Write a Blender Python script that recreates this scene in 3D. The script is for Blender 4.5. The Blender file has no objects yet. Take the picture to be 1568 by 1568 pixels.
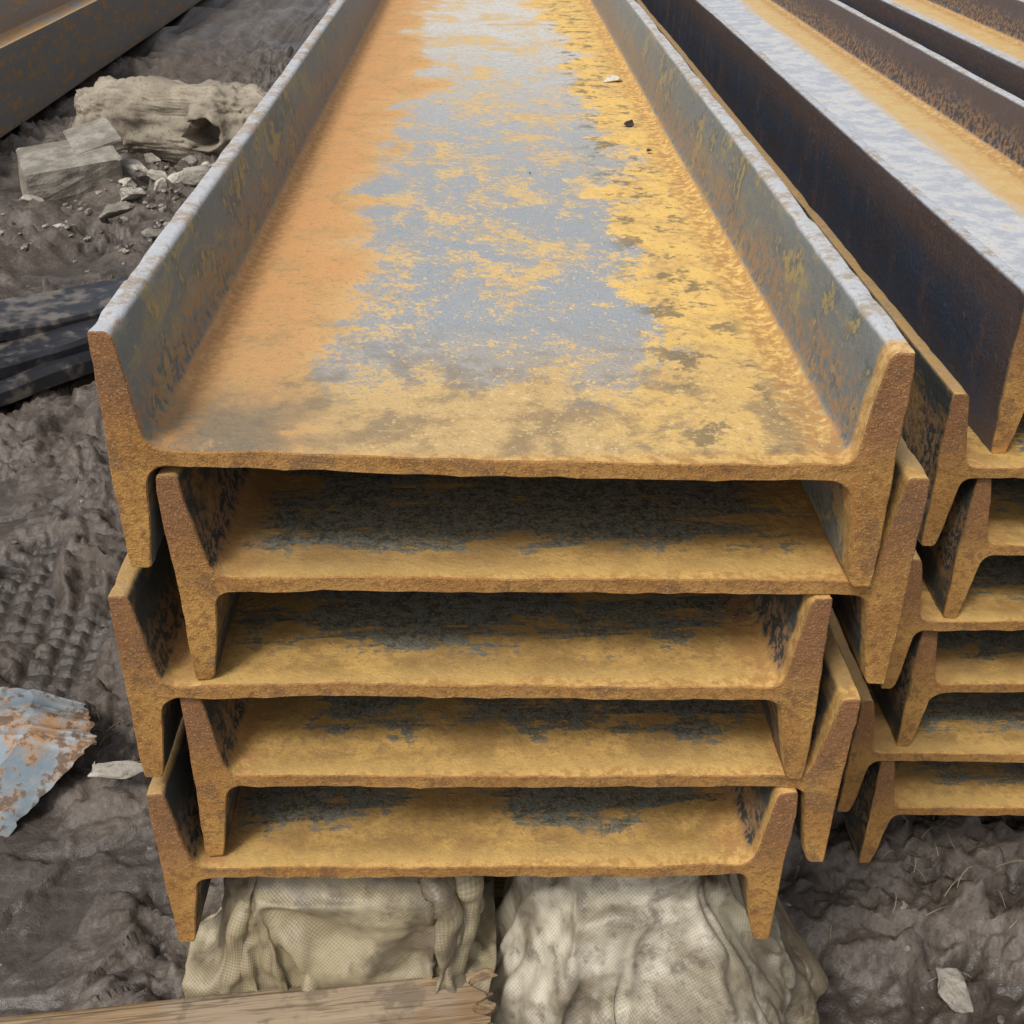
import bpy, bmesh, math, random
from mathutils import Vector, noise, Matrix
random.seed(7)
S=bpy.context.scene
CAMH=1.14
def sm(a,b,x):
    t=max(0.0,min(1.0,(x-a)/(b-a))); return t*t*(3-2*t)
def fn(x,y,z,H=1.0,o=5): return noise.fractal(Vector((x,y,z)),H,2.0,o)

# ------------------------------------------------------------ node helper
class NT:
    def __init__(s,name):
        s.m=bpy.data.materials.new(name); s.m.use_nodes=True
        s.t=s.m.node_tree; s.n=s.t.nodes; s.l=s.t.links
        s.b=s.n['Principled BSDF']; s.out=s.n['Material Output']
        s.tc=s.n.new('ShaderNodeTexCoord')
    def set(s,sock,v):
        if isinstance(v,bpy.types.NodeSocket): s.l.new(v,sock)
        else:
            if sock.type=='RGBA' and len(v)==3: v=(*v,1)
            sock.default_value=v
    def math(s,op,a,b=0.0):
        n=s.n.new('ShaderNodeMath'); n.operation=op
        s.set(n.inputs[0],a); s.set(n.inputs[1],b); return n.outputs[0]
    def add(s,a,b): return s.math('ADD',a,b)
    def sub(s,a,b): return s.math('SUBTRACT',a,b)
    def mul(s,a,b): return s.math('MULTIPLY',a,b)
    def mx(s,a,b): return s.math('MAXIMUM',a,b)
    def abs(s,a): return s.math('ABSOLUTE',a)
    def wsum(s,*ps):
        r=None
        for a,w in ps:
            t=s.mul(a,w); r=t if r is None else s.add(r,t)
        return r
    def ss(s,a,b,x):
        n=s.n.new('ShaderNodeMapRange'); n.interpolation_type='SMOOTHSTEP'
        s.set(n.inputs['Value'],x); inv=a>b
        lo,hi=(b,a) if inv else (a,b)
        n.inputs['From Min'].default_value=lo; n.inputs['From Max'].default_value=hi
        n.inputs['To Min'].default_value=1.0 if inv else 0.0
        n.inputs['To Max'].default_value=0.0 if inv else 1.0
        return n.outputs[0]
    def mix(s,f,a,b,mode='MIX'):
        n=s.n.new('ShaderNodeMix'); n.data_type='RGBA'; n.blend_type=mode
        s.set(n.inputs[0],f); s.set(n.inputs[6],a); s.set(n.inputs[7],b)
        return n.outputs[2]
    def noise(s,vec,scale,detail=4,rough=.6,dist=0.0):
        n=s.n.new('ShaderNodeTexNoise'); s.set(n.inputs['Vector'],vec)
        n.inputs['Scale'].default_value=scale; n.inputs['Detail'].default_value=detail
        n.inputs['Roughness'].default_value=rough; n.inputs['Distortion'].default_value=dist
        return n.outputs[0]
    def map(s,vec,sc=(1,1,1),loc=(0,0,0)):
        n=s.n.new('ShaderNodeMapping'); s.set(n.inputs['Vector'],vec)
        n.inputs['Scale'].default_value=sc; n.inputs['Location'].default_value=loc
        return n.outputs[0]
    def bump(s,h,st,dist,prev=None):
        n=s.n.new('ShaderNodeBump'); n.inputs['Strength'].default_value=st
        n.inputs['Distance'].default_value=dist; s.set(n.inputs['Height'],h)
        if prev is not None: s.l.new(prev,n.inputs['Normal'])
        return n.outputs[0]
    def objvec(s):
        o=s.tc.outputs['Object']
        oi=s.n.new('ShaderNodeObjectInfo')
        cb=s.n.new('ShaderNodeCombineXYZ')
        s.l.new(s.mul(oi.outputs['Random'],37.0),cb.inputs[0])
        s.l.new(s.mul(oi.outputs['Random'],91.0),cb.inputs[1])
        s.l.new(s.mul(oi.outputs['Random'],13.0),cb.inputs[2])
        v=s.n.new('ShaderNodeVectorMath'); v.operation='ADD'
        s.l.new(o,v.inputs[0]); s.l.new(cb.outputs[0],v.inputs[1])
        return v.outputs[0]
    def xyz(s,v):
        n=s.n.new('ShaderNodeSeparateXYZ'); s.l.new(v,n.inputs[0]); return n.outputs
    def fin(s,col,rough,nrm=None,metal=0.0,spec=.5):
        s.set(s.b.inputs['Base Color'],col); s.set(s.b.inputs['Roughness'],rough)
        s.set(s.b.inputs['Metallic'],metal); s.b.inputs['Specular IOR Level'].default_value=spec
        if nrm is not None: s.l.new(nrm,s.b.inputs['Normal'])
        return s.m

# ------------------------------------------------------------ steel
def steel(name,hw,hb,kind):
    N=NT(name); o=N.tc.outputs['Object']; X=N.xyz(o); x,y,z=X[0],X[1],X[2]
    nz=N.abs(N.xyz(N.tc.outputs['Normal'])[2])
    v=N.objvec(); ax=N.abs(x); az=N.abs(z)
    nL=N.noise(v,5,3,.6,.3); nM=N.noise(v,26,4,.68,.2); nF=N.noise(v,120,3,.72); nG=N.noise(v,380,2,.7)
    if kind=='top':
        orange=(.62,.32,.12); yellow=(.78,.50,.14); bare=(.26,.31,.36); pale=(.64,.62,.58)
        nK=N.noise(N.map(v,(1,.7,1)),11,4,.62,.8)
        xs=N.add(x,N.mul(N.sub(nL,.5),.24))
        rust=N.mix(N.ss(-.17,-.08,xs),orange,(.64,.44,.19))
        rust=N.mix(N.ss(.06,.13,xs),rust,yellow)
        rust=N.mix(N.mul(N.ss(.42,.62,nM),.5),rust,(.50,.31,.12))
        rust=N.mix(N.mul(N.ss(.52,.62,N.wsum((nF,.5),(nM,.5))),.45),rust,(.40,.24,.10))
        yy=N.add(y,N.mul(N.sub(nL,.5),.34))
        b=N.wsum((nK,.52),(nM,.42),(nF,.46),(nG,.42))
        b=N.sub(b,N.mul(N.ss(-.10,-.18,xs),.34))
        b=N.sub(b,N.mul(N.ss(.10,.165,xs),.22))
        b=N.sub(b,N.mul(N.ss(.15,.05,yy),.22))
        m=N.ss(.84,.905,b)
        bc=N.mix(N.ss(.9,2.3,N.add(y,N.mul(nM,.8))),bare,pale)
        bc=N.mix(N.mul(N.ss(.4,.65,nF),.5),bc,(.42,.43,.42))
        web=N.mix(N.mul(m,.93),rust,bc)
        cr=N.noise(N.map(v,(4,40,5)),1.0,4,.7,.8)
        fr=N.ss(.26,.05,yy)
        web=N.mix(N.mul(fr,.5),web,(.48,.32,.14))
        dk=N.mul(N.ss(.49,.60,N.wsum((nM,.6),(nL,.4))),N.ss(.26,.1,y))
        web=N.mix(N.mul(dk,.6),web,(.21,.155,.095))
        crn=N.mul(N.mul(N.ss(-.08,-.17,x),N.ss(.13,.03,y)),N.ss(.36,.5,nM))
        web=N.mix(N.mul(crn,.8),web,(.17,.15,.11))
        sp=N.mul(N.ss(.52,.60,N.wsum((N.noise(v,34,3,.6),.7),(nF,.3))),N.mul(N.ss(.10,.135,x),N.ss(.205,.185,x)))
        web=N.mix(N.mul(sp,.8),web,(.17,.13,.075))
        web=N.mix(N.mul(N.ss(.54,.61,N.wsum((nF,.5),(nG,.5))),.6),web,(.28,.20,.11))
        web=N.mix(N.mul(N.mul(N.ss(.455,.38,N.wsum((nF,.5),(nG,.5))),N.ss(-.16,-.03,x)),.6),web,(.80,.62,.31))
        cs=N.mul(N.ss(.60,.68,cr),N.ss(.4,.9,y)); web=N.mix(N.mul(cs,.6),web,(.32,.28,.2))
        flb=(.175,.185,.175); flo=(.29,.25,.14)
    elif kind=='inner':
        cr=N.noise(N.map(v,(9,60,9)),1.0,4,.72,.5)
        rust=N.mix(N.ss(.35,.65,nM),(.33,.195,.06),(.55,.335,.10))
        rust=N.mix(N.mul(N.ss(.45,.65,nL),.55),rust,(.29,.18,.07))
        rust=N.mix(N.mul(N.ss(.5,.60,nF),.55),rust,(.24,.145,.06))
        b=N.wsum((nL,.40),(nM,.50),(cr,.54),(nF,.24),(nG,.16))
        b=N.add(b,N.mul(N.ss(.015,.09,y),.16)); b=N.sub(b,N.mul(N.ss(.045,.008,y),.13)); b=N.sub(b,N.mul(N.ss(hw-.11,hw-.05,ax),.08))  # dark scale thickens with depth, partly painting in the shade there
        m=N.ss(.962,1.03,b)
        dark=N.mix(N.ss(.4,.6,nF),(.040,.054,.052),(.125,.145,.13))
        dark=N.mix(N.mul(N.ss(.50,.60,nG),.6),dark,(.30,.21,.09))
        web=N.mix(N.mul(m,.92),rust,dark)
        web=N.mix(N.mul(N.ss(.10,.40,y),.55),web,(.09,.07,.045))  # back of the web darkened, occlusion between beams painted into the colour
        web=N.mix(N.mul(N.ss(.030,.006,y),.6),web,(.60,.39,.13))  # ochre rust at the front lip, brightened to carry its highlight
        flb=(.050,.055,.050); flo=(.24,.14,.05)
    elif kind=='blue':
        st=N.noise(N.map(v,(30,2.5,30)),1.0,3,.65)
        rust=N.mix(N.ss(.4,.6,nM),(.66,.47,.20),(.62,.40,.16))
        xs=N.add(x,N.mul(N.sub(st,.5),.06))
        m=N.ss(.075,.035,xs); m=N.sub(m,N.mul(N.ss(.58,.68,nM),.4))
        bc=N.mix(N.ss(.4,.6,nM),(.44,.46,.49),(.60,.60,.59))
        web=N.mix(m,rust,bc)
        web=N.mix(N.mul(N.ss(.55,.63,N.wsum((nF,.5),(nG,.5))),.5),web,(.30,.25,.18))
        flb=(.048,.062,.092); flo=(.14,.09,.065)
    else: # weathered
        st=N.noise(N.map(v,(30,2.5,30)),1.0,3,.65)
        rust=N.mix(N.ss(.4,.6,nM),(.42,.24,.10),(.50,.30,.12))
        m=N.ss(.46,.56,N.wsum((nL,.6),(st,.4)))
        web=N.mix(m,rust,(.28,.28,.28))
        flb=(.23,.215,.19); flo=(.42,.24,.10)
    fv=N.noise(N.map(v,(3,3,14)),2.2,4,.65,.4)
    if kind=='blue':
        ys_=N.noise(N.map(v,(3,16,3)),1.5,4,.7)
        fm=N.mul(N.ss(.50,.66,N.wsum((ys_,.6),(nM,.4))),.75)
        fm=N.mx(fm,N.mul(N.ss(.045,.085,N.add(z,N.mul(ys_,.04))),.65))
        fm=N.mx(fm,N.mul(N.ss(.16,.02,N.add(y,N.mul(ys_,.1))),.7))
        flb=N.mix(N.ss(.42,.60,fv),flb,(.060,.058,.070))
    else: fm=N.ss(.49,.60,N.wsum((fv,.55),(nM,.45)))
    fl=N.mix(fm,flb,flo)
    if kind=='top':
        fl=N.mix(N.mul(N.ss(.5,.56,N.wsum((nM,.5),(nK,.5))),.65),fl,(.095,.11,.11))
        fl=N.mix(N.mul(N.ss(.53,.57,N.wsum((nF,.25),(nM,.5),(nK,.25))),.7),fl,(.42,.31,.12))
        fl=N.mix(N.mul(N.ss(.3,1.6,y),.5),fl,(.26,.255,.235))
    spk=N.ss(.60,.68,N.wsum((nF,.6),(nL,.4))); fl=N.mix(N.mul(spk,.6),fl,(.34,.16,.05))
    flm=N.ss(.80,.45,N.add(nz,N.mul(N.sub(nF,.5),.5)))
    sc=N.mul(N.ss(.46,.54,nF),N.ss(.062,.028,N.add(az,N.mul(N.sub(nM,.5),.05))))
    if kind in('top','weath','blue'):
        sc=N.mul(sc,N.ss(hw-.003,hw-.008,ax))
    fl=N.mix(N.mul(sc,.8),fl,N.mix(nM,(.36,.17,.05),(.28,.22,.15)))
    web=N.mix(N.mul(N.mul(N.ss(hw-.062,hw-.042,ax),N.ss(.4,.55,nF)),.7),web,(.40,.20,.07))
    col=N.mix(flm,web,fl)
    tip=N.ss(hb-.0045,hb-.0015,N.add(az,N.mul(N.sub(nM,.5),.004)))
    tc=(.48,.51,.54) if kind in('top','blue') else (.42,.27,.10)  # bare tip steel, paled further so the colour holds its highlight
    tcm=N.mix(N.mul(N.ss(.46,.58,N.wsum((nM,.5),(nF,.5))),.8),tc,(.33,.25,.16))
    col=N.mix(N.mul(tip,.9 if kind!='inner' else .6),col,tcm)
    e=N.ss(.010,.002,N.add(y,N.mul(N.sub(nM,.5),.018)))
    col=N.mix(N.mul(e,.85),col,N.mix(N.ss(.4,.6,nF),(.68,.42,.14),(.44,.24,.07)))
    col=N.mix(.30,col,N.mix(N.wsum((nG,.6),(nF,.4)),(.0,.0,.0),(1,1,1)),'OVERLAY')
    nr=N.bump(N.wsum((nG,.22),(nF,.45),(nM,.5)),.7,.0032)
    ro=N.ss(.2,.8,N.wsum((nM,.5),(nF,.5)))
    if kind=='top': rr=N.add(N.mul(ro,.3),N.sub(.60,N.mul(m,.22)))
    elif kind=='blue': rr=N.add(N.mul(ro,.3),.36)
    else: rr=N.add(N.mul(ro,.3),.6)
    return N.fin(col,rr,nr,0.0,.35)
def steel_end(name):
    N=NT(name); o=N.tc.outputs['Object']; x,y,z=N.xyz(o)
    v=N.objvec(); nL=N.noise(v,14,3,.6); nF=N.noise(v,170,3,.7); nG=N.noise(v,600,2,.7)
    c=N.mix(N.ss(.35,.65,nL),(.33,.160,.045),(.46,.245,.068))
    c=N.mix(N.mul(N.ss(-.015,.05,N.add(z,N.mul(N.sub(nL,.5),.10))),.85),c,(.215,.098,.05))
    c=N.mix(N.mul(N.ss(.54,.63,N.noise(v,40,3,.65)),.6),c,(.17,.095,.05))
    c=N.mix(N.mul(N.ss(.50,.60,nF),.55),c,(.19,.09,.03))
    c=N.mix(N.mul(N.ss(.55,.65,nG),.4),c,(.60,.37,.14))
    nr=N.bump(N.wsum((nG,.4),(nF,.6)),1.0,.0022)
    return N.fin(c,.85,nr,0,.25)

KZ=16
def profile(W,b,tw,ttip=.0145,slope=.15,r=.013,webseg=.02):
    hw=W/2; hb=b/2; q=[]
    sl=lambda z: hw-ttip-slope*(hb-z)
    cz=tw/2+r; cx=sl(cz)-r*math.sqrt(1+slope*slope)
    n=max(4,int(cx/webseg))
    for i in range(n): q.append((cx*i/n,tw/2))
    a0=-math.pi/2; a1=-math.atan(slope)
    for i in range(7):
        a=a0+(a1-a0)*i/6; q.append((cx+r*math.cos(a),cz+r*math.sin(a)))
    z0=q[-1][1]; c=.006
    for i in range(1,7):
        z=z0+(hb-c-z0)*i/6; q.append((sl(z),z))
    p0=q[-1]; p1=(hw-ttip,hb); p2=(hw-ttip+c*.7,hb)
    for i in range(1,5):
        t=i/4; q.append(tuple((1-t)**2*p0[k]+2*t*(1-t)*p1[k]+t*t*p2[k] for k in(0,1)))
    p0=(hw-.0022,hb);p1=(hw,hb);p2=(hw,hb-.0022)
    for i in range(0,4):
        t=i/3; q.append(tuple((1-t)**2*p0[k]+2*t*(1-t)*p1[k]+t*t*p2[k] for k in(0,1)))
    ncol=len(q)
    h=KZ//2
    for i in range(1,h+1): q.append((hw,(hb-.0022)*(1-i/h)))
    m=len(q)
    full=list(q)
    full+=[(x,-z) for x,z in reversed(q[:-1])]
    left=[(-x,-z) for x,z in q[1:]]
    full+=left
    full+=[(-x,z) for x,z in reversed(q[1:-1])]
    return full,ncol,m
def beam_mesh(name,W,b,tw,L,seed,mats,fine=True,skew=0.0):
    P,ncol,m=profile(W,b,tw,webseg=.012 if fine else .03); n=len(P); hw=W/2
    def top_r(i): return i
    def bot_r(i): return 2*(m-1)-i
    def bot_l(i): return 2*(m-1)+i
    def top_l(i): return (4*(m-1)-i)%n
    ys=[0.0,.0009,.004]
    yv=.010
    if fine:
        while yv<.12: ys.append(yv); yv+=.006
        while yv<.6: ys.append(yv); yv+=.02
        while yv<3.4: ys.append(yv); yv+=.05
    else:
        while yv<3.6: ys.append(yv); yv+=.12
    while yv<L: ys.append(yv); yv+=.4
    ys+=[L-.0014,L]
    nr=len(ys); vs=[]; nrm=[]
    for i in range(n):
        a=P[i-1]; c=P[(i+1)%n]; dx,dz=c[0]-a[0],c[1]-a[1]; l=math.hypot(dx,dz) or 1
        nrm.append((dz/l,-dx/l))
    def yo(x,z,y):
        if y>=.03: return 0
        w=1-y/.03
        return w*(.0030*noise.noise(Vector((x*11+seed,z*11,seed)))+.0012*noise.noise(Vector((x*70+seed,z*70,2))))
    for k,y in enumerate(ys):
        ins=.0009 if k in(0,nr-1) else 0
        for i,(x,z) in enumerate(P):
            nx,nz=nrm[i]
            xx=x+nx*ins; zz=z+nz*ins
            fl=sm(hw-.05,hw-.02,abs(x))
            zz+=.0028*noise.noise(Vector((x*5+seed,y*1.3,seed*1.7)))*(1-fl)
            xx+=.0030*noise.noise(Vector((seed+ (3 if x>0 else 9),y*1.6,z*9)))*fl
            d=.0004*noise.noise(Vector((x*60+seed*3,y*28,z*60)))
            if abs(z)>b/2-.006: d+= .0045*max(0,noise.noise(Vector((x*8+seed,y*11,z*8)))-.22)+.0030*max(0,noise.noise(Vector((x*9,y*55+seed,z*8)))-.15)
            if k<5: d+=.0009*noise.noise(Vector((x*70+seed,y*60,z*70)))+.0010*noise.noise(Vector((x*25+seed,y*60,z*25)))
            if k<3: d+=.004*max(0,noise.noise(Vector((x*30+seed,7,z*30)))-.35)
            xx+=nx*d; zz+=nz*d
            vs.append((xx,y+yo(x,z,y)+skew*x*max(0,1-y/1.0),zz))
    fs=[];mi=[]
    for k in range(nr-1):
        for i in range(n):
            j=(i+1)%n
            fs.append((k*n+i,k*n+j,(k+1)*n+j,(k+1)*n+i)); mi.append(1 if k==0 else 0)
    for base,front in((0,True),((nr-1)*n,False)):
        def column(ti,bi,outer):
            if outer is not None: return [base+q for q in outer]
            a=vs[base+ti]; c=vs[base+bi]; L_=[base+ti]
            for s in range(1,KZ):
                t=s/KZ; p=[a[q]+(c[q]-a[q])*t for q in range(3)]
                if front: p[1]=skew*p[0]+.0030*noise.noise(Vector((p[0]*11+seed,p[2]*11,seed)))+.0009*noise.noise(Vector((p[0]*70+seed,p[2]*70,2)))
                L_.append(len(vs)); vs.append(tuple(p))
            L_.append(base+bi); return L_
        seq=[]
        seq.append(column(0,0,[top_l(ncol-1+s) for s in range(KZ//2)]+[bot_l(m-1-s)%n for s in range(KZ//2+1)]))
        for i in range(ncol-2,0,-1): seq.append(column(top_l(i),bot_l(i),None))
        seq.append(column(0,bot_r(0),None))
        for i in range(1,ncol-1): seq.append(column(top_r(i),bot_r(i),None))
        seq.append(column(0,0,[ncol-1+s for s in range(KZ+1)]))
        for a,c in zip(seq[:-1],seq[1:]):
            for s in range(KZ):
                f=(a[s],c[s],c[s+1],a[s+1])
                fs.append(f if front else f[::-1]); mi.append(1)
    me=bpy.data.meshes.new(name)
    me.from_pydata(vs,[],fs)
    for mm in mats: me.materials.append(mm)
    for p,q in zip(me.polygons,mi): p.material_index=q; p.use_smooth=True
    bm=bmesh.new(); bm.from_mesh(me); bmesh.ops.recalc_face_normals(bm,faces=bm.faces)
    for e in bm.edges:
        if len(e.link_faces)==2 and e.link_faces[0].normal.dot(e.link_faces[1].normal)<.82 and e.verts[0].co.y<.02: e.smooth=False
    bm.to_mesh(me); bm.free()
    return me
def place(me,name,xc,yf,zc,rz=1.31,ry=0,rx=0):
    ob=bpy.data.objects.new(name,me); S.collection.objects.link(ob)
    ob.location=(xc,yf,zc+CAMH)
    ob.rotation_euler=(math.radians(rx),math.radians(ry),math.radians(rz))
    return ob
Wm,B,TW=.5,.172,.0125
E=steel_end('cut_end_rust')
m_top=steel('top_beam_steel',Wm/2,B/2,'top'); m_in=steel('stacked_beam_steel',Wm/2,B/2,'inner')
WR=.33
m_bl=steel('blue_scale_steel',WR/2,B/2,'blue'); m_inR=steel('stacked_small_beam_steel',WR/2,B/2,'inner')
m_wR=steel('weathered_small_steel',WR/2,B/2,'weath')
m_w=steel('weathered_wide_flange_steel',Wm/2,.15,'weath')
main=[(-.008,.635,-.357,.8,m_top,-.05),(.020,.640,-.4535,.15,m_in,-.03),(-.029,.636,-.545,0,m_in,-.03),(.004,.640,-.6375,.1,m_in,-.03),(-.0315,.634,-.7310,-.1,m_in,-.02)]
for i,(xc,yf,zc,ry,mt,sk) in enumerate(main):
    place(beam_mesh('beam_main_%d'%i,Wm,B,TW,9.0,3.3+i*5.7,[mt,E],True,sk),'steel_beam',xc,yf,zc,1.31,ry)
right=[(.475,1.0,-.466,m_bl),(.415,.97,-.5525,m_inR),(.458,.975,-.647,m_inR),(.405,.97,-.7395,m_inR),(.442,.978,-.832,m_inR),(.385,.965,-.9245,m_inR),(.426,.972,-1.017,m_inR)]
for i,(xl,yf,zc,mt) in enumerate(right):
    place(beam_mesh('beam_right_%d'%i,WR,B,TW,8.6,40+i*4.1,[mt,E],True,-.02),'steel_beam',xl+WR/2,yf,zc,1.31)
lowR=[beam_mesh('beam_small_%d'%i,WR,B,.0125,8.6,80+i*7,[m_wR if i else m_bl,E],False) for i in range(2)]
for c,(x0,z0,y0) in enumerate([(.885,-.455,.93),(1.30,-.42,.9),(1.72,-.45,1.0)]):
    k=0; z=z0
    while z>-1.10:
        place(lowR[0 if (k==0 and c!=1) else 1],'steel_beam',x0+WR/2+(0 if k%2==0 else -.045),y0+random.uniform(-.03,.03),z,1.31)
        z-=.0925; k+=1
lowL=beam_mesh('beam_left',Wm,.30,TW,8.0,120,[m_w,E],False)
for k,(xr,z) in enumerate([(-1.96,-.955),(-2.52,-.955),(-2.50,-.645),(-3.07,-.955),(-3.1,-.645)]):
    place(lowL,'steel_beam',xr-Wm/2,2.2+.1*k,z,1.31)

# ------------------------------------------------------------ ground
def track(x,y):
    a=.06; xr=x*math.cos(a)+y*math.sin(a); yr=-x*math.sin(a)+y*math.cos(a)
    w=sm(-.84,-.80,xr)*sm(-.56,-.60,xr)*sm(1.34,1.42,yr)*sm(1.88,1.75,yr)*sm(-.30,-.05,noise.noise(Vector((x*6,y*6,77))))
    if w<=0: return 0,0
    u=(xr+.98)/.040; v=yr/.030+(.5 if int(math.floor(u))%2 else 0)
    u+=.4*noise.noise(Vector((x*12,y*12,3))); v+=.4*noise.noise(Vector((x*12,y*12,6)))
    fu=abs(u-math.floor(u)-.5)*2; fv=abs(v-math.floor(v)-.5)*2
    return w*(-.014+.012*sm(.80,.60,fu)*sm(.80,.55,fv)),w
def gh(x,y):
    r=max(0,math.hypot(x,y-3)-8); near=1/(1+r*.1)
    h=.040*fn(x*1.1,y*1.1,3,1,3)
    w=Vector((x+.04*noise.noise(Vector((x*6,y*6,1)))+.007*noise.noise(Vector((x*40,y*40,1))),y+.04*noise.noise(Vector((x*6,y*6,8)))+.007*noise.noise(Vector((x*40,y*40,7))),0))
    amt=sm(-.35,.10,noise.noise(Vector((x*2.3,y*2.3,11))))
    tr,tw=track(x,y); k=1-.8*tw
    rid=1-abs(noise.noise(Vector((w.x*5,w.y*3.5,4))))*2
    h+=amt*.030*rid*abs(rid)*k
    s=noise.noise(Vector((w.x*8,w.y*10,21)))
    h+=.026*sm(.02,.055,s)*(.35+.65*amt)*k
    sb=noise.noise(Vector((w.x*13+7,w.y*15,25)))
    h+=.017*sm(.04,.075,sb)*(.25+.75*amt)*k
    s2=noise.noise(Vector((w.x*24+3,w.y*27,31)))
    h+=.012*sm(.06,.10,s2)*(.15+.85*amt)*k
    cl=noise.noise(Vector((w.x*52,w.y*52,61)))
    h+=.009*sm(.14,.34,cl)*(.2+.8*amt)*k
    cv=abs(noise.noise(Vector((w.x*12+9,w.y*14,51))))
    h-=.014*sm(.045,.0,cv)*amt*k
    h+=.010*fn(w.x*14,w.y*14,7,.7,5)*(.4+amt)*k
    return -.040+(h+tr)*near
def lines(lo,hi,dense,step,far):
    L=[];v=lo
    while v<hi:
        s=step
        for a,b_,st in dense:
            if a<=v<b_: s=st
        L.append(v); v+=s
    s=step
    while L[-1]<far: s*=1.35; L.append(L[-1]+s)
    s=step
    while L[0]>-far: s*=1.35; L.insert(0,L[0]-s)
    return L
xs=lines(-2.6,1.2,[(-1.35,-.30,.0052),(.2,.75,.0065),(-.30,.2,.03)],.02,900)
ysl=lines(.3,6.5,[(.7,2.2,.0052),(2.2,5.2,.013)],.03,900)
vs=[(x,y,gh(x,y) if abs(x)<40 and abs(y)<40 else 0) for y in ysl for x in xs]
nx=len(xs)
fs=[(j*nx+i,j*nx+i+1,(j+1)*nx+i+1,(j+1)*nx+i) for j in range(len(ysl)-1) for i in range(nx-1)]
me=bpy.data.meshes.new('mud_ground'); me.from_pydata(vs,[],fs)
at=me.attributes.new('hollow','FLOAT','POINT')
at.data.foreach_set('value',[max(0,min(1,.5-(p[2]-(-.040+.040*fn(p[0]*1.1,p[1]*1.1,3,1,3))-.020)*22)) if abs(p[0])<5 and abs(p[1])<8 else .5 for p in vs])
for p in me.polygons: p.use_smooth=True
N=NT('wet_mud'); v=N.tc.outputs['Object']
an=N.n.new('ShaderNodeAttribute'); an.attribute_name='hollow'; hollow=an.outputs['Fac']
a=N.noise(v,2.2,3,.6); b=N.noise(v,14,4,.6,.3); c=N.noise(v,95,4,.72)
col=N.mix(N.ss(.35,.65,b),(.088,.069,.054),(.155,.127,.102))
col=N.mix(N.mul(N.ss(.42,.60,a),.5),col,(.080,.059,.043))
col=N.mix(N.mul(N.ss(.54,.66,c),.4),col,(.22,.19,.155))
col=N.mix(N.mul(N.ss(.48,.38,c),.45),col,(.038,.030,.024))
col=N.mix(N.mul(N.ss(.40,1.0,hollow),.65),col,(.036,.028,.022))  # mud gets darker in the low spots of the relief
nr=N.bump(N.wsum((c,.45),(b,.55)),.65,.009)
me.materials.append(N.fin(col,N.sub(N.add(.46,N.mul(N.ss(.35,.65,a),.22)),N.mul(hollow,.22)),nr,0,.45))
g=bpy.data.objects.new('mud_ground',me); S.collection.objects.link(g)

# ------------------------------------------------------------ generic helpers
def newobj(name,vs,fs,mat,smooth=True,uv=None):
    me=bpy.data.meshes.new(name); me.from_pydata(vs,[],fs)
    bm=bmesh.new(); bm.from_mesh(me); bmesh.ops.recalc_face_normals(bm,faces=bm.faces); bm.to_mesh(me); bm.free()
    me.materials.append(mat)
    if uv:
        ul=me.uv_layers.new(name='UVMap')
        for l in me.loops: ul.data[l.index].uv=uv[l.vertex_index]
    for p in me.polygons: p.use_smooth=smooth
    ob=bpy.data.objects.new(name,me); S.collection.objects.link(ob); return ob
def rock(name,loc,size,mat,seed,rz=0,npts=16,cuts=5,tilt=(0,0),amp=.06,block=False):
    rnd=random.Random(seed); bm=bmesh.new()
    if block:
        for sx in(-1,1):
            for sy in(-1,1):
                for sz in(-1,1): bm.verts.new((sx*rnd.uniform(.8,1),sy*rnd.uniform(.8,1),sz*rnd.uniform(.88,1)))
    else:
        for i in range(npts):
            p=Vector((rnd.gauss(0,1),rnd.gauss(0,1),rnd.gauss(0,1))).normalized()*rnd.uniform(.8,1.05); bm.verts.new(p)
    r=bmesh.ops.convex_hull(bm,input=bm.verts[:])
    bmesh.ops.delete(bm,geom=[e for e in r['geom_interior'] if isinstance(e,bmesh.types.BMVert)],context='VERTS')
    bmesh.ops.bevel(bm,geom=bm.edges[:],offset=.05,segments=1,affect='EDGES')
    bmesh.ops.triangulate(bm,faces=bm.faces[:])
    bmesh.ops.subdivide_edges(bm,edges=bm.edges[:],cuts=cuts,use_grid_fill=True)
    bmesh.ops.recalc_face_normals(bm,faces=bm.faces[:]); bm.normal_update()
    for vt in bm.verts:
        p=vt.co.copy()
        d=amp*(fn(p.x*2+seed,p.y*2,p.z*2,.8,4)-.6*max(0,noise.noise(p*2.5+Vector((0,seed,0)))-.2))
        q=p+vt.normal*d
        vt.co=Vector((q.x*size[0],q.y*size[1],q.z*size[2]))
    me=bpy.data.meshes.new(name); bm.to_mesh(me); bm.free(); me.materials.append(mat)
    for p in me.polygons: p.use_smooth=False
    ob=bpy.data.objects.new(name,me); S.collection.objects.link(ob)
    ob.location=loc; ob.rotation_euler=(tilt[0],tilt[1],rz); return ob
def stone_mat(name,c1,c2,sc=14):
    N=NT(name); v=N.objvec(); a=N.noise(v,sc,4,.65); b=N.noise(v,sc*8,3,.7)
    c=N.mix(N.ss(.35,.65,a),c1,c2); c=N.mix(N.mul(N.ss(.50,.65,b),.5),c,(.12,.09,.07))
    nr=N.bump(N.wsum((b,.3),(a,.7)),.6,.012); return N.fin(c,.85,nr,0,.3)
concrete=stone_mat('muddy_concrete',(.20,.18,.145),(.38,.34,.28))
pale=stone_mat('pale_stone',(.36,.32,.26),(.60,.56,.47))
lumpm=stone_mat('muddy_concrete_lump',(.22,.18,.13),(.42,.36,.27),6)

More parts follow.
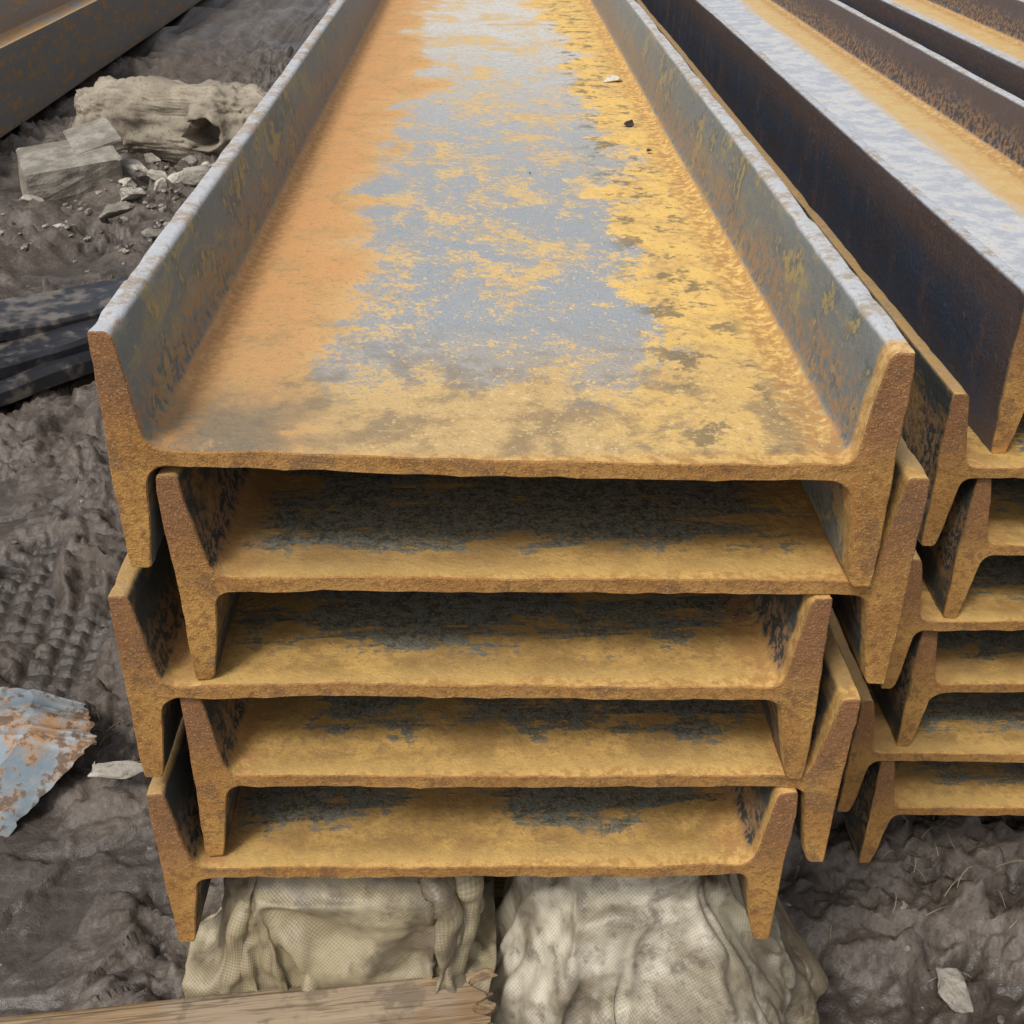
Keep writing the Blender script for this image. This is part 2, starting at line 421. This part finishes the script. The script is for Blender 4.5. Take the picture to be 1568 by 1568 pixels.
def sackmat(name,base,alt,dirt):
    N=NT(name); uvv=N.tc.outputs['UV']; v=N.tc.outputs['Object']
    X=N.xyz(uvv); k=2*math.pi/.0034
    wu=N.math('SINE',N.mul(X[0],k)); wv=N.math('SINE',N.mul(X[1],k))
    weave=N.mul(wu,wv)
    a=N.noise(v,9,4,.62,.3); b=N.noise(v,60,4,.7); d=N.noise(v,8,5,.66,.6)
    c=N.mix(N.ss(.38,.62,a),base,alt)
    c=N.mix(N.mul(N.ss(.1,.8,weave),.22),c,(.62,.56,.42))
    c=N.mix(N.mul(N.ss(-.1,-.8,weave),.30),c,(.1,.08,.05))
    c=N.mix(N.mul(N.ss(.42,.62,d),.85),c,dirt)
    c=N.mix(N.mul(N.ss(.50,.62,N.wsum((b,.6),(d,.4))),.6),c,(.10,.08,.055))
    nr=N.bump(N.wsum((weave,.12),(b,.88)),.35,.0025)
    return N.fin(c,.44,nr,0,.42)
sm1=sackmat('gold_woven_sack',(.26,.205,.115),(.43,.36,.22),(.12,.092,.06))
sm2=sackmat('pale_woven_sack',(.37,.32,.22),(.62,.56,.44),(.16,.125,.08))
z=CAMH
def tmpbox(loc,dim,rot=(0,0,0),lump=0.0,seed=0):
    bm=bmesh.new(); bmesh.ops.create_cube(bm,size=1)
    for vt in bm.verts: vt.co=Vector((vt.co.x*dim[0],vt.co.y*dim[1],vt.co.z*dim[2]))
    bmesh.ops.bevel(bm,geom=bm.edges[:],offset=.03 if dim[2]>.07 else .01,segments=3,affect='EDGES')
    if lump:
        bmesh.ops.triangulate(bm,faces=bm.faces[:]); bmesh.ops.subdivide_edges(bm,edges=bm.edges[:],cuts=6,use_grid_fill=True)
        for vt in bm.verts:
            p=vt.co; vt.co=p+Vector((0,-1 if p.y<0 else 1,0))*lump*noise.noise(Vector((p.x*9+seed,p.z*11,seed)))*2+Vector((1 if p.x>0 else -1,0,0))*lump*noise.noise(Vector((p.y*9,p.z*11,seed)))
    me=bpy.data.meshes.new('tmp'); bm.to_mesh(me); bm.free()
    ob=bpy.data.objects.new('tmp',me); S.collection.objects.link(ob); ob.location=loc; ob.rotation_euler=rot
    ob.modifiers.new('c','COLLISION'); ob.collision.thickness_outer=.004; ob.collision.cloth_friction=40
    return ob
def drape(name,center,dim,rz,cores,mat,frames=32,grow=-.1,step=.006,seed=0,crease=.010,nfold=34,bend=.8):
    tmps=[tmpbox(*c) for c in cores]
    nx_=int(dim[0]/step); ny_=int(dim[1]/step); vs=[];uv=[]
    for j in range(ny_+1):
        for i in range(nx_+1):
            x=(i/nx_-.5)*dim[0]; y=(j/ny_-.5)*dim[1]
            X=x*math.cos(rz)-y*math.sin(rz); Y=x*math.sin(rz)+y*math.cos(rz)
            vs.append((center[0]+X,center[1]+Y,center[2]+.014*noise.noise(Vector((x*9+seed,y*9,seed))))); uv.append((x,y))
    w=nx_+1
    fs=[(j*w+i,j*w+i+1,(j+1)*w+i+1,(j+1)*w+i) for j in range(ny_) for i in range(nx_)]
    ob=newobj(name,vs,fs,mat,True,uv)
    cm=ob.modifiers.new('cloth','CLOTH'); s=cm.settings
    s.quality=5; s.mass=.3; s.tension_stiffness=25; s.compression_stiffness=20; s.shear_stiffness=8; s.bending_stiffness=bend
    s.shrink_min=grow; s.air_damping=1.0
    cm.collision_settings.use_collision=True; cm.collision_settings.distance_min=.003
    cm.collision_settings.use_self_collision=False
    S.frame_start=1; S.frame_end=frames
    for f in range(1,frames+1): S.frame_set(f)
    dg=bpy.context.evaluated_depsgraph_get(); ev=ob.evaluated_get(dg)
    me2=bpy.data.meshes.new_from_object(ev)
    ob.modifiers.clear(); ob.data=me2
    for t in tmps: bpy.data.objects.remove(t,do_unlink=True)
    S.frame_set(1)
    nn=[v_.normal.copy() for v_ in me2.vertices]; sgn=1 if sum(n_.z for n_ in nn)>0 else -1
    rnd=random.Random(seed*11+3); folds=[]
    for q in range(nfold):
        cx=rnd.uniform(-.5,.5)*dim[0]; cy=-dim[1]*rnd.uniform(.12,.5) if q%4 else dim[1]*rnd.uniform(-.5,.5)
        folds.append((cx,cy,rnd.choice([rnd.uniform(0,math.pi),rnd.uniform(-.5,.5)]),rnd.uniform(.03,.13),rnd.uniform(.004,.014),rnd.uniform(.4,1)*(1 if rnd.random()<.65 else -.8)))
    for v_,n_,q in zip(me2.vertices,nn,uv):
        e=0
        for cx,cy,an_,ln,wd,am in folds:
            dx=q[0]-cx; dy=q[1]-cy; t=dx*math.cos(an_)+dy*math.sin(an_); d=-dx*math.sin(an_)+dy*math.cos(an_)+.15*t*t/ln
            dd=d/(wd*3.2) if d>0 else -d/(wd*1.1)
            if abs(t)<ln and dd<1: e+=am*(wd/.009)*(1-dd)**1.3*(1-(t/ln)**2)
        fade=sm(z-.745,z-.765,v_.co.z)
        v_.co+=n_*sgn*fade*(crease*.9*e+.0014*noise.noise(Vector((q[0]*60,q[1]*60,seed))))
    sol=ob.modifiers.new('thick','SOLIDIFY'); sol.thickness=.0015
    sub=ob.modifiers.new('sub','SUBSURF'); sub.levels=1; sub.render_levels=1
    return ob
try:
    gbox=((0,1,-.06),(4,3,.1))
    drape('woven_sack',(-.150,.80,z-.725),(.42,.52),.06,[((-.143,.80,z-.820),(.205,.30,.12),(0,0,0),.006,2),((-.02,.78,z-.93),(1.2,.34,.10)),gbox],sm1,seed=1,nfold=44)
    drape('woven_sack',(.11,.80,z-.73),(.46,.66),-.12,[((.105,.80,z-.835),(.165,.28,.12),(.1,0,0),.008,5),((.125,.77,z-.95),(.25,.36,.16),(.25,0,-.1),.008,8),gbox],sm2,seed=5,grow=-.14,nfold=50)
    drape('woven_sack',(.265,.80,z-.92),(.20,.34),.4,[((.245,.80,z-1.02),(.07,.2,.12),(0,0,.2),.005,5),gbox],sm1,seed=9,grow=-.2,frames=28)
except Exception as e: print('DRAPE FAIL',e)
rock('sand_filling',(-.143,.81,z-.825),(.085,.13,.045),sm1,4)
rock('sand_filling',(.11,.82,z-.87),(.085,.13,.08),sm1,5)
N=NT('weathered_timber'); v=N.objvec(); a=N.noise(N.map(v,(3,55,55)),1,4,.65,.5); b=N.noise(N.map(v,(12,260,260)),1,3,.7); c_=N.noise(v,7,3,.6)
col=N.mix(N.ss(.35,.65,a),(.23,.14,.07),(.40,.28,.155)); col=N.mix(N.mul(N.ss(.5,.65,c_),.6),col,(.34,.28,.20)); col=N.mix(N.mul(N.ss(.52,.62,b),.7),col,(.13,.085,.05)); col=N.mix(N.mul(N.ss(.54,.64,N.noise(v,22,4,.65)),.6),col,(.13,.10,.07))
wood=N.fin(col,.75,N.bump(N.wsum((b,.35),(a,.65)),.6,.005),0,.3)
def timber(name,loc,dim,rz,seed,rx=0,ry=0,broken=0.0):
    bm=bmesh.new(); bmesh.ops.create_cube(bm,size=1)
    bmesh.ops.subdivide_edges(bm,edges=bm.edges[:],cuts=23,use_grid_fill=True)
    for vt in bm.verts:
        p=vt.co; P=Vector((p.x*dim[0],p.y*dim[1],p.z*dim[2]))
        ey=max(0,abs(p.y)-.46)/.04; ez=max(0,abs(p.z)-.44)/.06
        P.y-=math.copysign(.004*ez*ez,P.y)*(abs(p.y)>.4); P.z-=math.copysign(.004*ey*ey,P.z)*(abs(p.z)>.4)
        P.z+=.002*noise.noise(Vector((P.x*3+seed,P.y*40,P.z*40))); P.y+=.003*noise.noise(Vector((P.x*5+seed,P.z*20,4)))
        if broken and p.x>.3: P.x+= (p.x-.3)/.2*broken*noise.noise(Vector((P.y*90,P.z*90,seed)))
        vt.co=P
    me=bpy.data.meshes.new(name); bm.to_mesh(me); bm.free(); me.materials.append(wood)
    ob=bpy.data.objects.new(name,me); S.collection.objects.link(ob); ob.location=loc; ob.rotation_euler=(rx,ry,rz); return ob
timber('wooden_plank',(-.240,.566,z-.885),(.44,.115,.035),.12,3,0,0,.03)
timber('timber_sleeper',(-.02,.78,z-1.03),(.44,.20,.20),.03,9)
for yy in (3.6,6.6):
    timber('timber_sleeper',(-.12,yy,z-.98),(.7,.22,.31),.02,19+yy)
for yy in (2.9,5.5):
    timber('timber_sleeper',(-2.95,yy,z-1.13),(1.6,.2,.06),.02,29+yy)
# ------------------------------------------------------------ rubble
rock('concrete_block',(-1.57,4.10,.05),(.18,.15,.065),concrete,2,.35,tilt=(.12,-.1),block=True,amp=.04)
rock('concrete_block',(-1.50,4.2,.12),(.09,.11,.03),concrete,5,.5,tilt=(.2,-.2),block=True,amp=.04)
bm=bmesh.new(); bmesh.ops.create_icosphere(bm,subdivisions=6,radius=1)
for vt in bm.verts:
    p=vt.co.copy(); q=Vector([math.copysign(abs(t)**.55,t) for t in p])
    q=Vector((q.x*.40,q.y*.20,q.z*.15))
    q+=p*(.045*noise.noise(q*7)+.022*noise.noise(q*16)+.014*noise.noise(q*40)+.008*noise.noise(q*90))
    d=math.hypot(q.x-.13,q.z+.01)
    if p.y<0:
        q.y+=.22*sm(.058,.044,d)-.012*sm(.09,.07,d)*sm(.05,.060,d)
    vt.co=q
me=bpy.data.meshes.new('concrete_lump'); bm.to_mesh(me); bm.free(); me.materials.append(lumpm)
for p in me.polygons: p.use_smooth=True
t=bpy.data.objects.new('concrete_lump',me); S.collection.objects.link(t); t.location=(-1.30,4.62,.085); t.rotation_euler=(-.12,.03,.03)
for i,(x,y,s,zz) in enumerate([(-1.10,4.05,.085,.04),(-1.22,4.0,.06,.02),(-1.35,4.03,.07,.01),(-1.28,3.66,.07,.03),(-1.05,3.75,.06,.02),(-1.62,3.85,.05,.01),(-1.2,4.3,.07,.02),(-1.45,3.6,.03,.0),(-1.0,4.25,.08,.03),(-1.35,4.35,.05,.02),(-1.27,4.12,.05,.02),(-1.12,4.18,.06,.03),(-1.0,3.95,.05,.02),(-1.18,4.1,.09,.02),(-1.38,4.2,.08,.02),(-1.12,3.5,.045,.01),(-1.3,3.9,.08,.015)]):
    rock('broken_stone',(x,y,zz),(s,s*.62,s*.45),pale if i%3 else concrete,20+i,i*1.3,14,4,(.1*i%.5,.07*i%.4))
rock('flat_stone',(-.540,1.150,.018),(.050,.020,.008),pale,44,.1)
rock('flat_stone',(.50,.82,.0),(.022,.04,.015),concrete,49,.3)
rock('muddy_log',(-.9,8.0,.06),(.35,.09,.08),lumpm,51,.3)
bm=bmesh.new()
for i in range(620):
    x=random.choice([random.uniform(-1.9,-.35),random.uniform(-1.9,-.35),random.uniform(.3,.9)]); y=random.uniform(.7,5.5)
    r=random.uniform(.002,.006)*(2.0 if random.random()<.08 else 1)
    if random.random()<.3: x=random.gauss(-1.25,.25); y=random.gauss(3.95,.35); r*=2.2
    mt=Matrix.Translation((x,y,gh(x,y)+r*.2))@Matrix.Rotation(random.uniform(0,3),4,'Z')@Matrix.Diagonal((r*random.uniform(.8,1.9),r,r*.6,1))
    res=bmesh.ops.create_icosphere(bm,subdivisions=2,radius=1,matrix=mt)
    for vt in res['verts']: vt.co+= Vector((1,1,1))*r*.6*noise.noise(vt.co*120)
me=bpy.data.meshes.new('gravel'); bm.to_mesh(me); bm.free(); me.materials.append(stone_mat('gravel_mat',(.09,.075,.06),(.42,.38,.31),30))
ob=bpy.data.objects.new('gravel',me); S.collection.objects.link(ob)
N=NT('black_rubber'); v=N.tc.outputs['Object']; a=N.noise(v,20,4,.6); b=N.noise(v,5,3,.6)
c=N.mix(N.ss(.48,.62,N.wsum((a,.5),(b,.5))),(.022,.022,.026),(.15,.125,.10))
rub=N.fin(c,.42,N.bump(a,.4,.004),0,.5)
def strip(name,layers):
    root=bpy.data.objects.new(name,None); S.collection.objects.link(root)
    for li,(x0,y0,x1,y1,w,zb,th) in enumerate(layers):
        d=Vector((x1-x0,y1-y0,0)); L=d.length; d/=L; nn=Vector((-d.y,d.x,0)); vs=[];fs=[]
        prof=[(-.5,0),(-.5,.7),(-.47,1),(-.3,.93),(-.1,1),(.1,.92),(.3,1),(.47,1),(.5,.7),(.5,0)]
        n=60
        for k in range(n+1):
            s=k/n*L
            for (u,h) in prof:
                wob=.03*noise.noise(Vector((s*2.5,li*4,u*1)))+.006*noise.noise(Vector((s*14,li*4,u*3)))
                p=Vector((x0,y0,0))+d*s+nn*(u*w+wob)
                vs.append((p.x,p.y,zb+h*th+.02*noise.noise(Vector((s*3,li,u*1.5)))))
        m=len(prof)
        for k in range(n):
            for i in range(m-1): fs.append((k*m+i,k*m+i+1,(k+1)*m+i+1,(k+1)*m+i))
        fs.append(tuple(range(m))); fs.append(tuple(n*m+i for i in reversed(range(m))))
        o=newobj('layer_%d'%(li+1),vs,fs,rub,False); o.parent=root
strip('black_rubber_strip',[(-1.75,2.05,-.55,2.98,.30,.0,.045),(-1.75,2.08,-.55,3.0,.27,.048,.035),(-1.75,2.16,-.55,3.08,.17,.085,.03)])
N=NT('painted_scrap'); v=N.tc.outputs['Object']; a=N.noise(v,12,4,.65,.4); b=N.noise(v,55,4,.7)
c=N.mix(N.ss(.35,.6,a),(.18,.23,.26),(.34,.345,.33)); c=N.mix(N.mul(N.ss(.46,.54,N.wsum((b,.35),(N.noise(v,9,4,.6),.65))),.9),c,(.40,.20,.07)); c=N.mix(N.mul(N.ss(.50,.57,N.wsum((b,.7),(a,.3))),.85),c,(.12,.085,.06))
scr=N.fin(c,.5,N.bump(b,.4,.003),0,.4)
A_,B_,C_,D_=Vector((-.98,1.02)),Vector((-.71,1.055)),Vector((-.635,1.29)),Vector((-.98,1.28))
n=60; vs=[]
for j in range(n+1):
    for i in range(n+1):
        u,w_=i/n,j/n
        p=(A_*(1-u)+B_*u)*(1-w_)+(D_*(1-u)+C_*u)*w_
        x=p.x+sm(.4,1,u)*(.085*max(0,1-abs(w_-.58)/.45)+.010*noise.noise(Vector((0,w_*14,3)))+.006*noise.noise(Vector((0,w_*40,3))))
        y=p.y+sm(.6,1,w_)*.012*noise.noise(Vector((u*9,0,5)))+sm(.4,0,w_)*.014*noise.noise(Vector((u*9,0,8)))
        z0=.056-.22*max(0,.55-w_)-.05*max(0,w_-.75)-.14*max(0,u-.80)+.05*max(0,.45-abs(u-.3)-abs(w_-.3))
        z0+=.015*max(0,w_-.3-.6*u)*(1 if u<.7 else 0)
        vs.append((x,y,z0+.005*noise.noise(Vector((x*10,y*10,0)))+.002*noise.noise(Vector((x*35,y*35,0)))))
fs=[(j*(n+1)+i,j*(n+1)+i+1,(j+1)*(n+1)+i+1,(j+1)*(n+1)+i) for j in range(n) for i in range(n)]
ob=newobj('rusty_scrap_plate',vs,fs,scr,False)
sol=ob.modifiers.new('s','SOLIDIFY'); sol.thickness=.006
for i,(x,yy,s) in enumerate([(.150,1.52,.020),(.155,1.24,.013),(.165,1.1,.006),(-.1,1.35,.004),(.02,1.0,.003)]):
    rock('rust_flake',(x,yy+.3,z-.357+.009-.0022),(s,s*.6,s*.35),pale if i==0 else rub,60+i,i,12,3)
vs=[];fs=[]
for i in range(80):
    cx,cy=random.choice([(.58,1.02),(.52,.9),(-1.5,3.3),(-.95,1.5),(.66,1.15),(-.6,1.25)]); x=cx+random.gauss(0,.06); y=cy+random.gauss(0,.06)
    a=random.uniform(0,6.3); L=random.uniform(.015,.05); zz=gh(x,y)+.003; w=.0004; k0=len(vs); cu=random.uniform(-.8,.8)
    for s in range(7):
        t=s/6; aa=a+t*cu; px=x+math.cos(aa)*L*t; py=y+math.sin(aa)*L*t; pz=zz+.012*math.sin(t*2.6)
        vs+=[(px-w*math.sin(a),py+w*math.cos(a),pz),(px+w*math.sin(a),py-w*math.cos(a),pz)]
    for s in range(6): fs.append((k0+2*s,k0+2*s+1,k0+2*s+3,k0+2*s+2))
gm=NT('straw').fin((.30,.24,.15),.7)
newobj('dry_grass',vs,fs,gm)

# ------------------------------------------------------------ light, camera
W=bpy.data.worlds.new('World'); S.world=W; W.use_nodes=True; nt=W.node_tree
sky=nt.nodes.new('ShaderNodeTexSky'); sky.sky_type='NISHITA'; sky.sun_disc=False
el,az=56,212
sky.sun_elevation=math.radians(el); sky.sun_rotation=math.radians(az); sky.dust_density=3; sky.air_density=1.0
hs=nt.nodes.new('ShaderNodeHueSaturation'); hs.inputs['Saturation'].default_value=.4
nt.links.new(sky.outputs[0],hs.inputs['Color']); nt.links.new(hs.outputs[0],nt.nodes['Background'].inputs[0])
nt.nodes['Background'].inputs[1].default_value=.15
sd=bpy.data.lights.new('sun','SUN'); sd.energy=2.0; sd.angle=math.radians(13); sd.color=(1,.98,.95)
so=bpy.data.objects.new('sun',sd); S.collection.objects.link(so)
dirv=Vector((math.sin(math.radians(az))*math.cos(math.radians(el)),math.cos(math.radians(az))*math.cos(math.radians(el)),math.sin(math.radians(el))))
so.rotation_euler=dirv.to_track_quat('Z','Y').to_euler()
cd=bpy.data.cameras.new('camera'); cd.sensor_width=36; cd.lens=1750/1568*36; cd.clip_start=.02; cd.clip_end=3000
co=bpy.data.objects.new('camera',cd); S.collection.objects.link(co); co.location=(0,0,CAMH)
co.rotation_euler=(math.radians(90-31.6),0,0); S.camera=co
S.view_settings.view_transform='Standard'; S.view_settings.look='None'; S.view_settings.exposure=0
